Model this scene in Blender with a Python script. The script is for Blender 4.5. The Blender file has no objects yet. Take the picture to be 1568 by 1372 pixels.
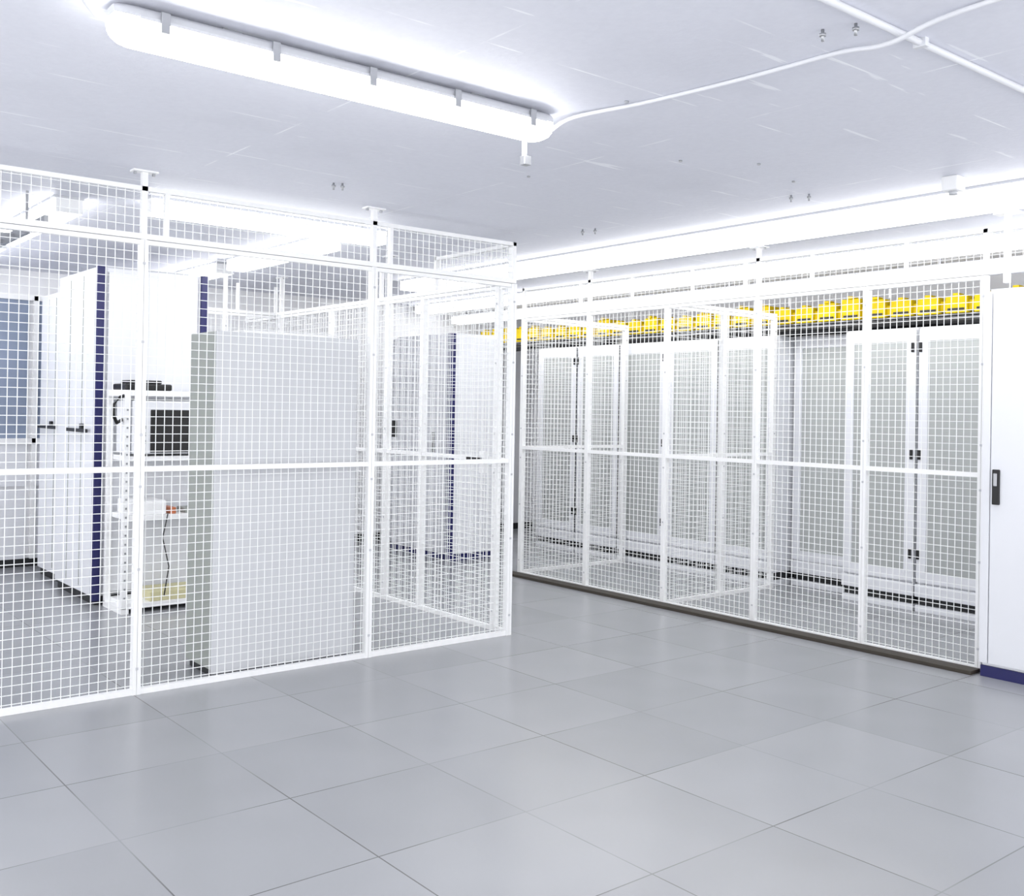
import bpy, bmesh, math, random
from mathutils import Vector, Matrix
random.seed(4)
S=bpy.context.scene
S.view_settings.view_transform='Standard'
S.view_settings.look='None'
S.view_settings.exposure=1.0
H1,H2,HC=2.2,2.46,2.536

# ---------------------------------------------------------------- materials
def srgb(c):
    return tuple(((v/255)/12.92 if v/255<=.04045 else ((v/255+.055)/1.055)**2.4) for v in c)+(1,)
def mat(name,col,rough=.5,metal=0,var=.04,scale=6,emit=None,spec=.5):
    m=bpy.data.materials.new(name); m.use_nodes=True
    n=m.node_tree.nodes; l=m.node_tree.links; b=n['Principled BSDF']
    b.inputs['Roughness'].default_value=rough; b.inputs['Metallic'].default_value=metal
    b.inputs['Specular IOR Level'].default_value=spec
    c=srgb(col)
    tc=n.new('ShaderNodeTexCoord'); no=n.new('ShaderNodeTexNoise'); no.inputs['Scale'].default_value=scale
    no.inputs['Detail'].default_value=4
    l.new(tc.outputs['Object'],no.inputs['Vector'])
    mx=n.new('ShaderNodeMix'); mx.data_type='RGBA'
    mx.inputs[6].default_value=tuple(v*(1-var) for v in c[:3])+(1,)
    mx.inputs[7].default_value=tuple(min(1,v*(1+var)) for v in c[:3])+(1,)
    l.new(no.outputs['Fac'],mx.inputs[0]); l.new(mx.outputs[2],b.inputs['Base Color'])
    if emit:
        b.inputs['Emission Color'].default_value=emit[0]; b.inputs['Emission Strength'].default_value=emit[1]
    return m
M={}
M['white']=mat('white_powdercoat',(240,241,242),.4)
M['wire']=mat('white_wire',(238,240,240),.45)
M['rack']=mat('rack_white_paint',(224,226,231),.4,var=.02)
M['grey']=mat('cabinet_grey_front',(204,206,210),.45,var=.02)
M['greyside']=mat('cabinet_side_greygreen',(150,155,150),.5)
M['blue']=mat('dark_blue_trim',(20,22,86),.4)
M['black']=mat('black_plastic',(9,9,12),.4)
M['dark']=mat('dark_interior',(30,32,35),.6)
M['yellow']=mat('yellow_duct',(192,168,8),.6,var=.2,scale=9,spec=.2)
M['steel']=mat('galvanised_steel',(170,172,176),.35,.7)
M['housing']=mat('lamp_housing_grey',(195,197,202),.4)
M['sill']=mat('sill_brown',(56,50,42),.6,var=.3,scale=12)
M['wall']=mat('wall_paint',(230,231,234),.7,var=.02)
M['glass']=mat('glazing_bluegrey',(138,150,172),.25,var=.2,scale=2)
M['red']=mat('orange_plastic',(190,110,70),.4)
M['wood']=mat('cardboard_beige',(205,200,160),.7)
M['cable']=mat('cable_white',(220,222,227),.5)
M['lamp']=mat('lamp_diffuser',(250,250,250),.3,emit=((1,.99,.97,1),7.5))
M['lamp2']=mat('batten_diffuser',(250,250,250),.3,emit=((1,.99,.98,1),4.4))
M['lamp3']=mat('trunking_diffuser',(250,250,250),.3,emit=((1,.99,.98,1),2.7))

def perforated():
    m=mat('perforated_door_grey',(176,181,180),.5,var=.02)
    n=m.node_tree.nodes; l=m.node_tree.links; b=n['Principled BSDF']
    tc=n.new('ShaderNodeTexCoord'); v=n.new('ShaderNodeTexVoronoi'); v.inputs['Scale'].default_value=90
    v.inputs['Randomness'].default_value=0
    l.new(tc.outputs['Object'],v.inputs['Vector'])
    r=n.new('ShaderNodeValToRGB'); r.color_ramp.elements[0].position=.3; r.color_ramp.elements[1].position=.42
    r.color_ramp.elements[0].color=srgb((94,97,97)); r.color_ramp.elements[1].color=srgb((180,184,183))
    l.new(v.outputs['Distance'],r.inputs[0]); l.new(r.outputs[0],b.inputs['Base Color'])
    return m
M['perf']=perforated()

def math_node(n,op,a=None,b=None):
    x=n.new('ShaderNodeMath'); x.operation=op
    for i,v in enumerate((a,b)):
        if isinstance(v,(int,float)): x.inputs[i].default_value=v
    return x
def grid_seam(m,ox,oy,sx,sy,w):
    n=m.node_tree.nodes; l=m.node_tree.links
    tc=n.new('ShaderNodeTexCoord'); sp=n.new('ShaderNodeSeparateXYZ'); l.new(tc.outputs['Object'],sp.inputs[0])
    outs=[];ids=[]
    for k,(o,s) in enumerate(((ox,sx),(oy,sy))):
        a=math_node(n,'SUBTRACT',None,o); l.new(sp.outputs[k],a.inputs[0])
        d=math_node(n,'DIVIDE',None,s); l.new(a.outputs[0],d.inputs[0])
        f=math_node(n,'FLOOR'); l.new(d.outputs[0],f.inputs[0]); ids.append(f)
        r=math_node(n,'ROUND'); l.new(d.outputs[0],r.inputs[0])
        df=math_node(n,'SUBTRACT'); l.new(d.outputs[0],df.inputs[0]); l.new(r.outputs[0],df.inputs[1])
        ab=math_node(n,'ABSOLUTE'); l.new(df.outputs[0],ab.inputs[0])
        lt=math_node(n,'LESS_THAN',None,w/s/2); l.new(ab.outputs[0],lt.inputs[0]); outs.append(lt)
    mx=math_node(n,'MAXIMUM'); l.new(outs[0].outputs[0],mx.inputs[0]); l.new(outs[1].outputs[0],mx.inputs[1])
    cb=n.new('ShaderNodeCombineXYZ'); l.new(ids[0].outputs[0],cb.inputs[0]); l.new(ids[1].outputs[0],cb.inputs[1])
    return mx.outputs[0],cb.outputs[0],tc.outputs['Object']
def floor_mat():
    m=bpy.data.materials.new('raised_floor_tiles'); m.use_nodes=True
    n=m.node_tree.nodes; l=m.node_tree.links; b=n['Principled BSDF']
    seam,tid,obj=grid_seam(m,-1.737,-1.647,.6,.6,.005)
    wn=n.new('ShaderNodeTexWhiteNoise'); l.new(tid,wn.inputs['Vector'])
    n1=n.new('ShaderNodeTexNoise'); n1.inputs['Scale'].default_value=1.1; n1.inputs['Detail'].default_value=2; l.new(obj,n1.inputs['Vector'])
    n2=n.new('ShaderNodeTexNoise'); n2.inputs['Scale'].default_value=2.5; n2.inputs['Detail'].default_value=1; l.new(obj,n2.inputs['Vector'])
    ca=n.new('ShaderNodeMix'); ca.data_type='RGBA'; ca.inputs[6].default_value=srgb((149,151,155)); ca.inputs[7].default_value=srgb((158,160,164)); l.new(wn.outputs['Value'],ca.inputs[0])
    rc=n.new('ShaderNodeMix'); rc.data_type='RGBA'; rc.inputs[6].default_value=(.92,.92,.92,1); rc.inputs[7].default_value=(1.04,1.04,1.04,1); l.new(n2.outputs['Fac'],rc.inputs[0])
    cb=n.new('ShaderNodeMix'); cb.data_type='RGBA'; cb.blend_type='MULTIPLY'; cb.inputs[0].default_value=1
    l.new(ca.outputs[2],cb.inputs[6]); l.new(rc.outputs[2],cb.inputs[7])
    r=n.new('ShaderNodeMapRange'); r.inputs['From Min'].default_value=.42; r.inputs['From Max'].default_value=.6; r.inputs['To Min'].default_value=.2; r.inputs['To Max'].default_value=.85
    l.new(n1.outputs['Fac'],r.inputs['Value'])
    mu=math_node(n,'MULTIPLY'); l.new(seam,mu.inputs[0]); l.new(r.outputs[0],mu.inputs[1])
    cc=n.new('ShaderNodeMix'); cc.data_type='RGBA'; cc.inputs[7].default_value=srgb((82,82,82)); l.new(cb.outputs[2],cc.inputs[6]); l.new(mu.outputs[0],cc.inputs[0])
    l.new(cc.outputs[2],b.inputs['Base Color'])
    b.inputs['Roughness'].default_value=.25
    b.inputs['Specular IOR Level'].default_value=.6
    return m
def ceil_mat():
    m=bpy.data.materials.new('painted_concrete_ceiling'); m.use_nodes=True
    n=m.node_tree.nodes; l=m.node_tree.links; b=n['Principled BSDF']
    seam,tid,obj=grid_seam(m,.35,-.62,1.25,.62,.008)
    n1=n.new('ShaderNodeTexNoise'); n1.inputs['Scale'].default_value=3.2; n1.inputs['Detail'].default_value=3; l.new(obj,n1.inputs['Vector'])
    n2=n.new('ShaderNodeTexNoise'); n2.inputs['Scale'].default_value=40; n2.inputs['Detail'].default_value=6; l.new(obj,n2.inputs['Vector'])
    r=n.new('ShaderNodeMapRange'); r.inputs['From Min'].default_value=.48; r.inputs['From Max'].default_value=.6; l.new(n1.outputs['Fac'],r.inputs['Value'])
    mu=math_node(n,'MULTIPLY'); l.new(seam,mu.inputs[0]); l.new(r.outputs[0],mu.inputs[1])
    c0=n.new('ShaderNodeMix'); c0.data_type='RGBA'; c0.inputs[6].default_value=srgb((219,221,231)); c0.inputs[7].default_value=srgb((228,230,239)); l.new(n2.outputs['Fac'],c0.inputs[0])
    c1=n.new('ShaderNodeMix'); c1.data_type='RGBA'; c1.inputs[7].default_value=srgb((248,250,255)); l.new(c0.outputs[2],c1.inputs[6]); l.new(mu.outputs[0],c1.inputs[0])
    n3=n.new('ShaderNodeTexNoise'); n3.inputs['Scale'].default_value=1.6; n3.inputs['Detail'].default_value=5; l.new(obj,n3.inputs['Vector'])
    r3=n.new('ShaderNodeMapRange'); r3.inputs['From Min'].default_value=.55; r3.inputs['From Max'].default_value=.75; r3.inputs['To Max'].default_value=.3; l.new(n3.outputs['Fac'],r3.inputs['Value'])
    c2=n.new('ShaderNodeMix'); c2.data_type='RGBA'; c2.inputs[7].default_value=srgb((202,204,214)); l.new(c1.outputs[2],c2.inputs[6]); l.new(r3.outputs[0],c2.inputs[0])
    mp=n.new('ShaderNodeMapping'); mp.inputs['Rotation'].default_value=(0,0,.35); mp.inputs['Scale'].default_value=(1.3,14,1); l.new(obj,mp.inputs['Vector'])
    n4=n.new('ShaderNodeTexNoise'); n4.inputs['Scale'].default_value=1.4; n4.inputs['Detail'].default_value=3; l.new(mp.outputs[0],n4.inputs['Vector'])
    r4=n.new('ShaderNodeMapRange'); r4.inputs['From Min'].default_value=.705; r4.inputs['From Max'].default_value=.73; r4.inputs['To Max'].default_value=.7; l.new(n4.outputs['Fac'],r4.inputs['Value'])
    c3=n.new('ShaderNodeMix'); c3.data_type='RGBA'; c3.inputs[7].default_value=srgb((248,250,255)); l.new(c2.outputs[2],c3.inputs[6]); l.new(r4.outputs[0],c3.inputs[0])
    l.new(c3.outputs[2],b.inputs['Base Color']); b.inputs['Roughness'].default_value=.6
    bp=n.new('ShaderNodeBump'); bp.inputs['Strength'].default_value=.12; bp.inputs['Distance'].default_value=.01
    l.new(n2.outputs['Fac'],bp.inputs['Height']); l.new(bp.outputs[0],b.inputs['Normal'])
    return m
M['floor']=floor_mat(); M['ceil']=ceil_mat()

# ---------------------------------------------------------------- builder
class B:
    def __init__(s,name): s.name=name; s.bm=bmesh.new(); s.mats=[]
    def mi(s,k):
        if k not in s.mats: s.mats.append(k)
        return s.mats.index(k)
    def box(s,a,b,k,bev=0):
        x0,x1=sorted((a[0],b[0]));y0,y1=sorted((a[1],b[1]));z0,z1=sorted((a[2],b[2]))
        vs=[s.bm.verts.new(p) for p in ((x0,y0,z0),(x1,y0,z0),(x1,y1,z0),(x0,y1,z0),(x0,y0,z1),(x1,y0,z1),(x1,y1,z1),(x0,y1,z1))]
        i=s.mi(k); fs=[]
        for f in ((0,3,2,1),(4,5,6,7),(0,1,5,4),(1,2,6,5),(2,3,7,6),(3,0,4,7)):
            fc=s.bm.faces.new([vs[j] for j in f]); fc.material_index=i; fs.append(fc)
        if bev:
            es=list({e for f in fs for e in f.edges})
            r=bmesh.ops.bevel(s.bm,geom=es,offset=bev,segments=2,affect='EDGES',profile=.5)
            for f in r['faces']: f.material_index=i
    def tube(s,pts,r,k,seg=8,cap=True):
        pts=[Vector(p) for p in pts]; rings=[]; i=s.mi(k)
        for n,p in enumerate(pts):
            d=(pts[min(n+1,len(pts)-1)]-pts[max(n-1,0)]).normalized()
            up=Vector((0,0,1)) if abs(d.z)<.9 else Vector((1,0,0))
            a=d.cross(up).normalized(); b=d.cross(a)
            rings.append([s.bm.verts.new(p+(a*math.cos(t)+b*math.sin(t))*r) for t in [2*math.pi*j/seg for j in range(seg)]])
        for q,w in zip(rings,rings[1:]):
            for j in range(seg):
                f=s.bm.faces.new((q[j],q[(j+1)%seg],w[(j+1)%seg],w[j])); f.material_index=i; f.smooth=True
        if cap:
            for q in (rings[0],rings[-1]):
                f=s.bm.faces.new(q); f.material_index=i
    def done(s):
        bmesh.ops.recalc_face_normals(s.bm,faces=s.bm.faces)
        me=bpy.data.meshes.new(s.name); s.bm.to_mesh(me); s.bm.free()
        for k in s.mats: me.materials.append(M[k])
        o=bpy.data.objects.new(s.name,me); S.collection.objects.link(o); return o

# ---------------------------------------------------------------- room shell
X0,X1,Y0,Y1=-6.0,3.95,-6.6,4.45
b=B('floor'); b.box((X0,Y0,-.1),(X1,Y1,0),'floor'); b.done()
b=B('ceiling'); b.box((X0,Y0,HC),(X1,Y1,HC+.12),'ceil'); b.done()
b=B('wall_back'); b.box((X0,Y1,0),(X1+.1,Y1+.1,HC),'wall'); b.done()
b=B('wall_right'); b.box((X1,Y0,0),(X1+.1,Y1,HC),'wall'); b.done()
b=B('baseboard_back'); b.box((X0,Y1-.015,0),(X1,Y1,.07),'dark'); b.done()
b=B('window_1')
for k in range(5):
    x=-5.4+k*.93
    b.box((x,Y1-.03,1.1),(x+.85,Y1-.012,2.28),'glass')
    b.box((x-.04,Y1-.05,.07),(x,Y1-.001,2.32),'white')
    b.box((x,Y1-.03,.07),(x+.85,Y1-.012,.66),'rack'); b.box((x,Y1-.03,.69),(x+.85,Y1-.012,1.05),'rack')
b.box((-5.44,Y1-.05,1.05),(-.75,Y1-.001,1.1),'white'); b.box((-5.44,Y1-.05,2.28),(-.75,Y1-.001,2.33),'white')
b.done()

# ---------------------------------------------------------------- mesh fencing
PIT=.042
def fence(b,org,ax,L,posts,z0=0.0,top=H1,mid=1.09,hang=(),upper=None,pw=.04,W=.0032,Wu=.0032):
    ox,oy=org
    def bx(u0,u1,z0_,z1_,t,k,off=0,bev=0):
        if ax=='x': b.box((ox+u0,oy-t/2+off,z0_),(ox+u1,oy+t/2+off,z1_),k,bev)
        else: b.box((ox-t/2+off,oy+u0,z0_),(ox+t/2+off,oy+u1,z1_),k,bev)
    nv=int(L/PIT)
    for i in range(nv+1): bx(i*PIT-W/2,i*PIT+W/2,z0+.02,top-.02,W,'wire')
    nh=int((top-z0)/PIT)
    for i in range(1,nh): bx(0,L,z0+i*PIT-W/2,z0+i*PIT+W/2,W,'wire',off=W*.8)
    bx(0,L,z0,z0+.028,.03,'white'); bx(0,L,mid-.013,mid+.013,.03,'white')
    bx(0,L,top-.022,top,.03,'white'); bx(0,L,top+.003,top+.03,.036,'white')
    for u in posts:
        bx(u-pw/2,u-.001,0,top,.04,'white'); bx(u+.001,u+pw/2,0,top,.04,'white')
        for z in (.12,.6,1.0,1.25,1.7,2.08):
            bx(u-.006,u+.006,z,z+.012,.046,'housing')
    if upper:
        u0,u1=upper; W=Wu
        n=int((u1-u0)/PIT)
        for i in range(n+1): bx(u0+i*PIT-W/2,u0+i*PIT+W/2,top+.03,H2,W,'wire')
        for i in range(1,6): bx(u0,u1,top+.03+i*.04-W/2,top+.03+i*.04+W/2,W,'wire',off=W*.8)
        bx(u0,u1,H2-.022,H2,.028,'white')
        for u in (u0+.012,u1-.012): bx(u-.012,u+.012,top+.03,H2,.028,'white')
    for u in hang:
        bx(u-.014,u+.014,top,HC-.008,.028,'white'); bx(u-.06,u+.06,HC-.008,HC,.06,'white')
        bx(u+.10,u+.122,top+.03,H2,.026,'white')
        for s_ in (-.045,.045): bx(u+s_-.006,u+s_+.006,HC-.02,HC-.008,.012,'steel')
b=B('mesh_fence')
fence(b,(-4.6,0),'x',4.6,(4.6-2.326,4.6-1.031,4.585,4.6-3.64),hang=(4.6-2.326,4.6-1.031,4.6-3.64),upper=(0,4.6))
b.done()
b=B('mesh_fence')
fence(b,(0,0.022),'y',3.9,(.13,.98,1.44,2.3,3.2),hang=(1.44,3.2),upper=(0,.85))
b.box((-.05,.22,1.0),(-.02,.27,1.14),'white'); b.box((-.09,.23,1.08),(-.05,.25,1.1),'steel'); b.box((-.09,.23,1.08),(-.075,.36,1.1),'black')
b.box((-.045,1.3,1.2),(-.02,1.33,1.32),'black')
b.done()
b=B('mesh_fence'); fence(b,(-.98,3.3),'x',.94,(.02,.5),hang=(.5,),W=.0028); b.done()

XR=1.568
ys=[1.7808,.9647,.1341,-.6817,-1.496,-2.2234]
b=B('mesh_fence')
fence(b,(XR,-2.24),'y',1.80+2.24,[v+2.24 for v in ys],hang=[v+2.24 for v in (.9647,-.6817,)],upper=(0,4.04),pw=.036,Wu=.0022)
for v in (.5,-.1,-1.1,-1.75): b.box((XR-.01,v-.01,H1+.03),(XR+.01,v+.01,H2),'white')
for i in range(int(1.1/PIT)): b.box((XR-.001,-2.26-i*PIT,H1+.03),(XR+.001,-2.26-i*PIT-.0022,H2),'wire')
for i in range(1,6): b.box((XR,-3.4,H1+.03+i*.04),(XR+.002,-2.24,H1+.03+i*.04+.0022),'wire')
b.box((XR-.014,-3.4,H2-.022),(XR+.014,-2.24,H2),'white'); b.box((XR-.018,-3.4,H1+.003),(XR+.018,-2.24,H1+.03),'white')
b.box((XR-.015,-2.36,H1-.05),(XR+.015,-2.33,HC),'white'); b.box((XR-.04,-2.41,HC-.01),(XR+.04,-2.28,HC),'white')
b.done()
b=B('mesh_fence'); fence(b,(XR+.02,1.83),'x',1.28,(1.26,),W=.0028); b.done()
b=B('mesh_fence'); fence(b,(XR+.022,.134),'x',1.27,(.62,1.25),W=.0028); b.done()
b=B('trim_1'); b.box((XR-.13,-2.24,0.0),(XR-.021,1.85,.022),'sill',.003); b.box((XR+.021,-2.24,0.0),(XR+.05,1.77,.012),'dark'); b.done()

# ---------------------------------------------------------------- server racks right
def right_rack(y0,hinge_hi,x=2.9,w=.58):
    b=B('server_rack'); y1=y0+w
    b.box((x+.03,y0,.2),(3.88,y1,2.06),'rack'); b.box((x+.03,y0+.005,.05),(3.83,y1-.005,.11),'dark')
    b.box((x,y0,0),(3.85,y1,.05),'rack',.004)
    b.box((x-.01,y0,.11),(3.85,y1,.2),'rack',.004)
    b.box((x,y0+.004,.215),(x+.03,y0+.075,2.05),'rack',.003); b.box((x,y1-.075,.215),(x+.03,y1-.004,2.05),'rack',.003)
    b.box((x,y0+.075,1.96),(x+.03,y1-.075,2.05),'rack'); b.box((x,y0+.075,.215),(x+.03,y1-.075,.29),'rack')
    b.box((x+.008,y0+.075,.29),(x+.03,y1-.075,1.96),'perf')
    b.box((x+.005,y0-.0,.2),(x+.012,y0+.004,2.05),'dark')
    yy=y0+.012 if hinge_hi else y1-.03
    for z in (.38,1.1,1.88): b.box((x-.014,yy,z),(x,yy+.02,z+.07),'black',.003)
    return b.done()
for i in range(5): right_rack(.16+i*.6,i%2==0)
for i in range(3): right_rack(-1.07-i*.6,i%2==0)
right_rack(-.46,True,x=3.12,w=.59)  # extra rack added in the empty bay so the dark gap catches light
b=B('yellow_cable_duct')
y=-2.9
while y<4.2:
    h=random.choice((.12,.14,.16)); b.box((2.93,y,2.15),(3.1,y+.16,2.15+h),'yellow',.004)
    b.box((2.96,y+.16,2.17),(3.08,y+.21,2.24),'yellow'); b.box((2.92,y+.06,2.15+h),(3.0,y+.1,2.15+h+.02),'yellow')
    b.box((2.924,y+.02,2.17),(2.931,y+.14,2.185),'dark')
    y+=.21
b.box((2.96,-2.9,2.14),(3.07,4.3,2.15),'steel')
for y in [-2.6+.9*i for i in range(8)]: b.box((3.0,y,2.3),(3.012,y+.012,HC),'steel')
b.done()
b=B('cable_bundle')
for k in range(7):
    x=2.95+k*.04; pts=[(x+random.uniform(-.008,.008),-2.9+j*.36,2.095+random.uniform(-.012,.012)) for j in range(20)]
    b.tube(pts,.022,'dark' if k%3 else 'black',6)
b.done()

# ---------------------------------------------------------------- cabinets
def plain_cabinet(name,x0,x1,y0,y1,h,blue_strips=(),handle=None):
    b=B(name)
    b.box((x0+.01,y0+.01,0),(x1-.01,y1-.01,.06),'blue')
    b.box((x0+.014,y0+.014,.06),(x1-.014,y1-.014,h),'rack',.006)
    b.box((x0,y0+.02,.075),(x0+.014,y1-.055,h-.012),'rack',.003)
    b.box((x0,y1-.05,.075),(x0+.014,y1-.005,h-.012),'rack',.003)
    for (sx,sy) in blue_strips:
        b.box((sx-.035 ,sy-.012,.02),(sx+.035,sy+.03,h+.005),'blue',.003)
    b.box((x0+.03,y0+.03,h),(x1-.03,y1-.03,h+.012),'rack')
    if handle:
        yy,z=handle
        b.box((x0-.012,yy-.02,z),(x0+.001,yy+.02,z+.19),'black',.004); b.box((x0-.02,yy-.01,z+.1),(x0-.012,yy+.01,z+.17),'steel',.003)
    return b.done()
plain_cabinet('server_cabinet',1.47,2.5,-3.05,-2.262,2.10,handle=(-2.35,.94))
plain_cabinet('server_cabinet',1.48,2.1,2.71,3.74,2.11,blue_strips=((1.49,2.72),),handle=(3.0,1.0))

def tall_rack(x0,x1,y0,y1,h):
    b=B('blue_trim_rack')
    b.box((x0+.02,y0+.02,0),(x1-.02,y1-.02,.06),'dark')
    b.box((x0,y0+.01,.06),(x1,y1,h),'rack',.005)
    b.box((x0+.075,y0-.012,.09),(x1-.075,y0+.01,h-.03),'rack',.004)
    b.box((x0-.004,y0-.018,.03),(x0+.05,y0+.03,h+.004),'blue',.003); b.box((x1-.05,y0-.018,.03),(x1-.0,y0+.03,h+.004),'blue',.003)
    for k in range(1,3):
        yy=y0+(y1-y0)*k/3; b.box((x0-.003,yy-.004,.1),(x0+.001,yy+.004,h-.04),'greyside')
    b.box((x0-.02,y0+.25,1.22),(x0,y0+.3,1.26),'black',.003); b.box((x0-.03,y0+.1,1.2),(x0-.018,y0+.6,1.225),'black',.003)
    b.box((x0+.1,y0+.1,h),(x1-.1,y1-.1,h+.02),'housing')
    return b.done()
tall_rack(-1.82,-1.03,2.36,3.28,2.36)
tall_rack(-1.76,-1.03,3.36,4.0,2.28)

b=B('storage_cabinet')
x0,x1,y0,y1,h=-1.92,-1.085,.055,.41,1.79
b.box((x0+.02,y0+.03,0),(x1-.02,y1-.02,.05),'dark')
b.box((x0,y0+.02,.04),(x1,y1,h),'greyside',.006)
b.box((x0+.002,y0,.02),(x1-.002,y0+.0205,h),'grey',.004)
b.box((x0+.16,y0+.03,h),(x1-.12,y0+.2,h+.015),'white',.003)
b.box((x1-.02,y0+.004,.9),(x1+.004,y0+.02,1.05),'steel')
b.done()

b=B('open_equipment_rack')
x0,x1,y0,y1,h=-1.76,-1.12,1.93,2.31,1.5
for x in (x0,x1-.04):
    for y in (y0,y1-.04): b.box((x,y,.03),(x+.04,y+.04,h),'white',.003)
    b.box((x,y0,.0),(x+.05,y1,.04),'white'); b.box((x,y0+.04,h-.04),(x+.04,y1-.04,h),'white')
    for k in range(22): b.box((x+.014,y0-.002,.1+k*.06),(x+.026,y0,.113+k*.06),'steel')
for z in (.03,.62,1.02,1.46): b.box((x0+.04,y0+.005,z),(x1-.04,y1-.005,z+.035),'white',.003)
b.box((x0+.04,y1-.02,.1),(x1-.04,y1-.012,1.45),'rack')
b.box((x0+.05,y0-.01,1.07),(x1-.05,y1-.06,1.43),'rack',.01)
b.box((x0+.17,y0-.016,1.08),(x1-.06,y0-.009,1.37),'black',.004)
for k in range(3): b.box((x0+.08,y0-.014,1.14+k*.05),(x0+.14,y0-.009,1.165+k*.05),'steel')
b.box((x0+.07,y0+.02,.655),(x0+.3,y1-.05,.75),'white',.005); b.box((x0+.33,y0+.02,.655),(x0+.37,y0+.2,.70),'red',.005)
b.box((x0+.44,y0+.04,.655),(x0+.56,y0+.2,.69),'greyside',.005)
b.box((x0+.2,y0+.02,.065),(x1-.06,y1-.08,.13),'wood',.005)
b.box((x0+.02,y0+.05,h),(x0+.34,y1-.06,h+.045),'black',.012); b.box((x0+.06,y0+.08,h+.045),(x0+.28,y1-.1,h+.07),'black',.01)
b.tube([(x0,y0+.05,1.3),(x0-.05,y0+.0,1.28),(x0-.08,y0-.02,1.33),(x0-.08,y0-.02,1.4),(x0-.03,y0,1.45),(x0,y0+.02,1.46)],.012,'black')
b.tube([(x1-.1,y0-.01,1.1),(x1-.16,y0-.03,.95),(x1-.1,y0-.02,.82),(x1-.2,y0-.02,.74),(x1-.12,y0-.02,.66)],.004,'dark',6)
b.tube([(x0+.3,y0-.01,.66),(x0+.26,y0-.03,.5),(x0+.31,y0-.02,.3),(x0+.28,y0-.02,.1)],.004,'dark',6)
b.done()

# ---------------------------------------------------------------- luminaires
def big_lamp():
    b=B('ceiling_light_fixture')
    x0,x1,yc=-3.13,-1.50,-2.02
    def prof(pts,k,ends):
        i=b.mi(k); rings=[]
        for xx,s_ in ends:
            rings.append([b.bm.verts.new((xx,yc+p[0]*s_,HC-.012+(p[1])*(.35+.65*s_) if s_<1 else HC-.012+p[1])) for p in pts])
        for q,w in zip(rings,rings[1:]):
            for j in range(len(pts)-1):
                f=b.bm.faces.new((q[j],q[j+1],w[j+1],w[j])); f.material_index=i; f.smooth=True
        for q in (rings[0],rings[-1]):
            f=b.bm.faces.new(q); f.material_index=i
    ends=[(x0,.55),(x0+.01,.75),(x0+.03,.92),(x0+.06,1),(x1-.06,1),(x1-.03,.92),(x1-.01,.75),(x1,.55)]
    prof([(-.070,-.035),(-.066,-.015),(-.05,0),(.05,0),(.066,-.015),(.070,-.035)],'housing',ends)
    prof([(-.067,-.035),(-.069,-.055),(-.058,-.080),(-.033,-.095),(0,-.098),(.033,-.095),(.058,-.080),(.069,-.055),(.067,-.035)],'lamp',ends)
    b.box((x0+.06,yc-.0745,HC-.052),(x1-.06,yc-.0695,HC-.043),'housing'); b.box((x0+.06,yc+.0695,HC-.052),(x1-.06,yc+.0745,HC-.043),'housing')
    for k in range(5):
        x=x0+.13+k*(x1-x0-.26)/4
        for s_ in (-1,1):
            y=yc+s_*.077
            b.box((x-.013,y-.004,HC-.08),(x+.013,y+.004,HC-.02),'steel',.002)
    for x in (x0+.35,x1-.35): b.box((x-.03,yc-.03,HC-.013),(x+.03,yc+.03,HC),'steel')
    b.tube([(x1-.01,yc,HC-.055),(x1+.02,yc,HC-.055)],.014,'housing',10)
    b.box((x1-.05,yc+.07,HC-.17),(x1-.035,yc+.085,HC-.05),'housing',.002); b.box((x1-.055,yc+.06,HC-.185),(x1-.02,yc+.09,HC-.15),'steel',.003)
    return b.done()
big_lamp()
def batten(x0,y0,x1,y1,w=.07,k='lamp2',z=HC):
    b=B('fluorescent_batten'); horiz=abs(x1-x0)>abs(y1-y0)
    def bx(u0,u1,v,z0,z1,m,bev=0):
        if horiz: b.box((u0,y0-v,z0),(u1,y0+v,z1),m,bev)
        else: b.box((x0-v,u0,z0),(x0+v,u1,z1),m,bev)
    a,c=(x0,x1) if horiz else (y0,y1)
    bx(a,c,w+.008,z-.014,z,'housing'); bx(a+.004,c-.004,w,z-.09,z-.014,k)
    bx(a,a+.004,w,z-.09,z-.014,'white'); bx(c-.004,c,w,z-.09,z-.014,'white')
    if z<HC-.01:
        for i in range(5):
            u=a+.2+(c-a-.4)*i/4; bx(u-.006,u+.006,.006,z,HC,'steel')
    return b.done()
batten(.95,-4.6,.95,2.6,.13,'lamp3')
batten(2.2,-3.4,2.2,4.3,.09,'lamp3')
batten(2.66,-3.4,2.66,4.3,.06,'lamp3',z=2.455)
batten(-2.42,.9,-2.42,2.4); batten(-2.42,2.6,-2.42,4.1)
batten(-.75,1.0,-.75,2.5); batten(-.75,2.7,-.75,4.2)
batten(-2.1,.62,-.6,.62)
batten(-4.9,-4.2,-3.3,-4.2,k='lamp')

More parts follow.
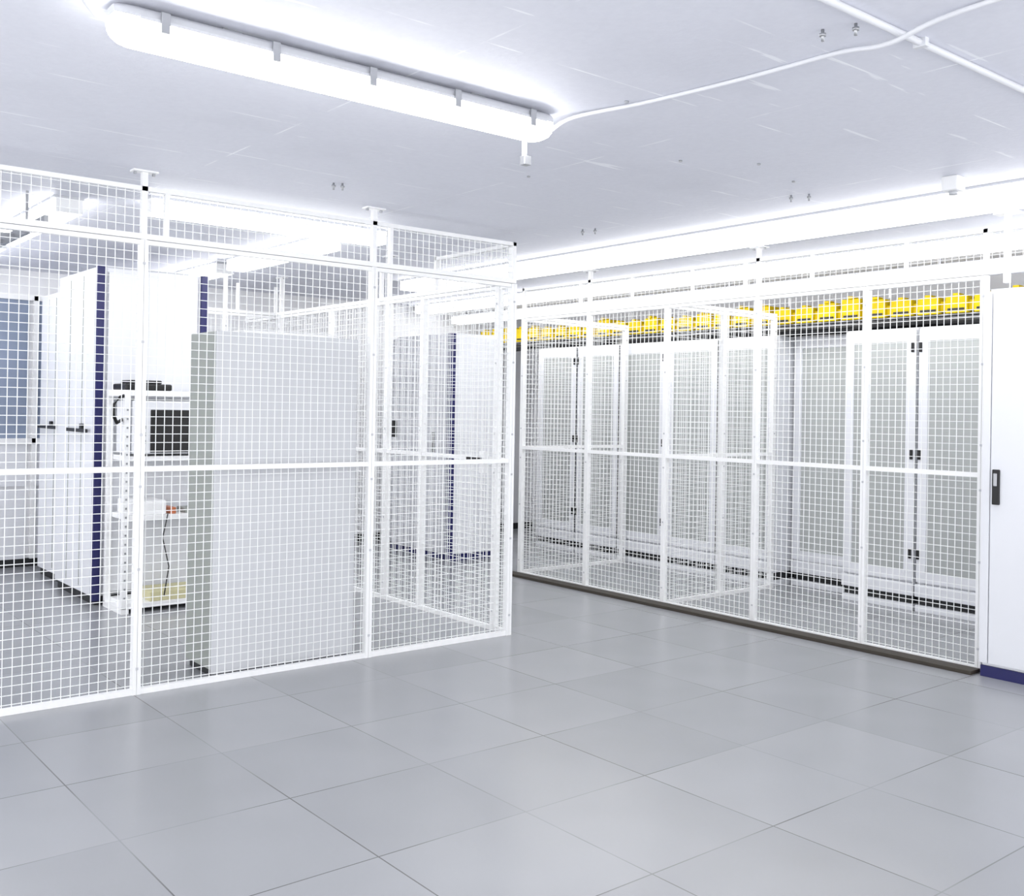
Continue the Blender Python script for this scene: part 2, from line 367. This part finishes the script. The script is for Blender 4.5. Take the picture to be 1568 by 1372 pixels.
# ---------------------------------------------------------------- ceiling services
b=B('ceiling_conduit')
b.tube([(-2.6,-3.37,HC-.012),(.78,-3.37,HC-.012)],.011,'cable')
for k in range(3): b.box((-2.3+k*1.1,-3.39,HC-.026),(-2.28+k*1.1,-3.35,HC),'cable')
b.done()
def smooth(P,n=8):
    out=[]; P=[Vector(p) for p in P]; Q=[P[0]]+P+[P[-1]]
    for i in range(1,len(Q)-2):
        for t in [j/n for j in range(n)]:
            a,b_,c,d=Q[i-1],Q[i],Q[i+1],Q[i+2]
            out.append(.5*((2*b_)+(c-a)*t+(2*a-5*b_+4*c-d)*t*t+(3*b_-a-3*c+d)*t**3))
    return out+[P[-1]]
b=B('lamp_power_cable')
b.tube(smooth([(-1.475,-2.02,HC-.055),(-1.45,-2.12,HC-.02),(-1.36,-2.4,HC-.009),(-1.31,-2.8,HC-.009),(-1.29,-3.15,HC-.009),(-1.31,-3.34,HC-.034),(-1.33,-3.63,HC-.009),(-1.3,-4.6,HC-.009)]),.008,'cable')
b.done()
b=B('lamp_feed_cable'); b.tube(smooth([(-3.14,-2.02,HC-.05),(-3.18,-2.03,HC-.04),(-3.24,-2.12,HC-.01),(-3.3,-2.5,HC-.009),(-3.3,-4,HC-.009)]),.009,'cable'); b.done()
b=B('ceiling_anchor_bolts')
for (x,y) in [(-1.47,-3.22),(-1.44,-3.31),(-1.52,-.41),(-1.48,-.43),(.40,-1.88),(.36,-1.8),(.30,-.41),(.27,-.33)]:
    b.tube([(x,y,HC),(x,y,HC-.035)],.005,'steel',6); b.tube([(x,y,HC-.012),(x,y,HC-.02)],.011,'steel',6)
for (x,y) in [(-.6,-1.9),(-.3,-2.1),(.1,-2.0),(-1.4,-2.35),(-.9,-1.2)]:
    b.tube([(x,y,HC),(x,y,HC-.006)],.008,'steel',8)
b.done()
b=B('smoke_detector'); b.box((.52,-2.6,HC-.07),(.60,-2.52,HC),'white',.008); b.tube([(.56,-2.56,HC-.07),(.56,-2.56,HC-.085)],.02,'housing',12); b.done()
b=B('cable_ladder')
for x in (-2.95,-2.65): b.box((x,.5,2.3),(x+.02,4.3,2.35),'steel')
for k in range(15): b.box((-2.95,.6+k*.25,2.31),(-2.65,.63+k*.25,2.33),'steel')
for y in (.9,2.4,3.9):
    for x in (-2.95,-2.64): b.box((x,y,2.3),(x+.012,y+.012,HC),'steel')
b.done()

# ---------------------------------------------------------------- world + camera
w=bpy.data.worlds.new('World'); S.world=w; w.use_nodes=True
bg=w.node_tree.nodes['Background']; bg.inputs[0].default_value=(.99,.99,1,1); bg.inputs[1].default_value=1.4
cam=bpy.data.cameras.new('camera'); co=bpy.data.objects.new('camera',cam); S.collection.objects.link(co)
yaw,pitch,roll=.6825,.0039,.0170
f0=Vector((math.sin(yaw),math.cos(yaw),0)); r0=Vector((math.cos(yaw),-math.sin(yaw),0)); u0=Vector((0,0,1))
f=f0*math.cos(pitch)+u0*math.sin(pitch); u=u0*math.cos(pitch)-f0*math.sin(pitch)
r=r0*math.cos(roll)+u*math.sin(roll); u2=u*math.cos(roll)-r0*math.sin(roll)
mt=Matrix((r,u2,-f)).transposed().to_4x4(); mt.translation=(-4.0495,-4.9780,1.4004); co.matrix_world=mt
cam.sensor_fit='HORIZONTAL'; cam.sensor_width=36; cam.lens=36*1563.36/1568; cam.shift_y=-62.24/1568; cam.clip_start=.05
S.camera=co
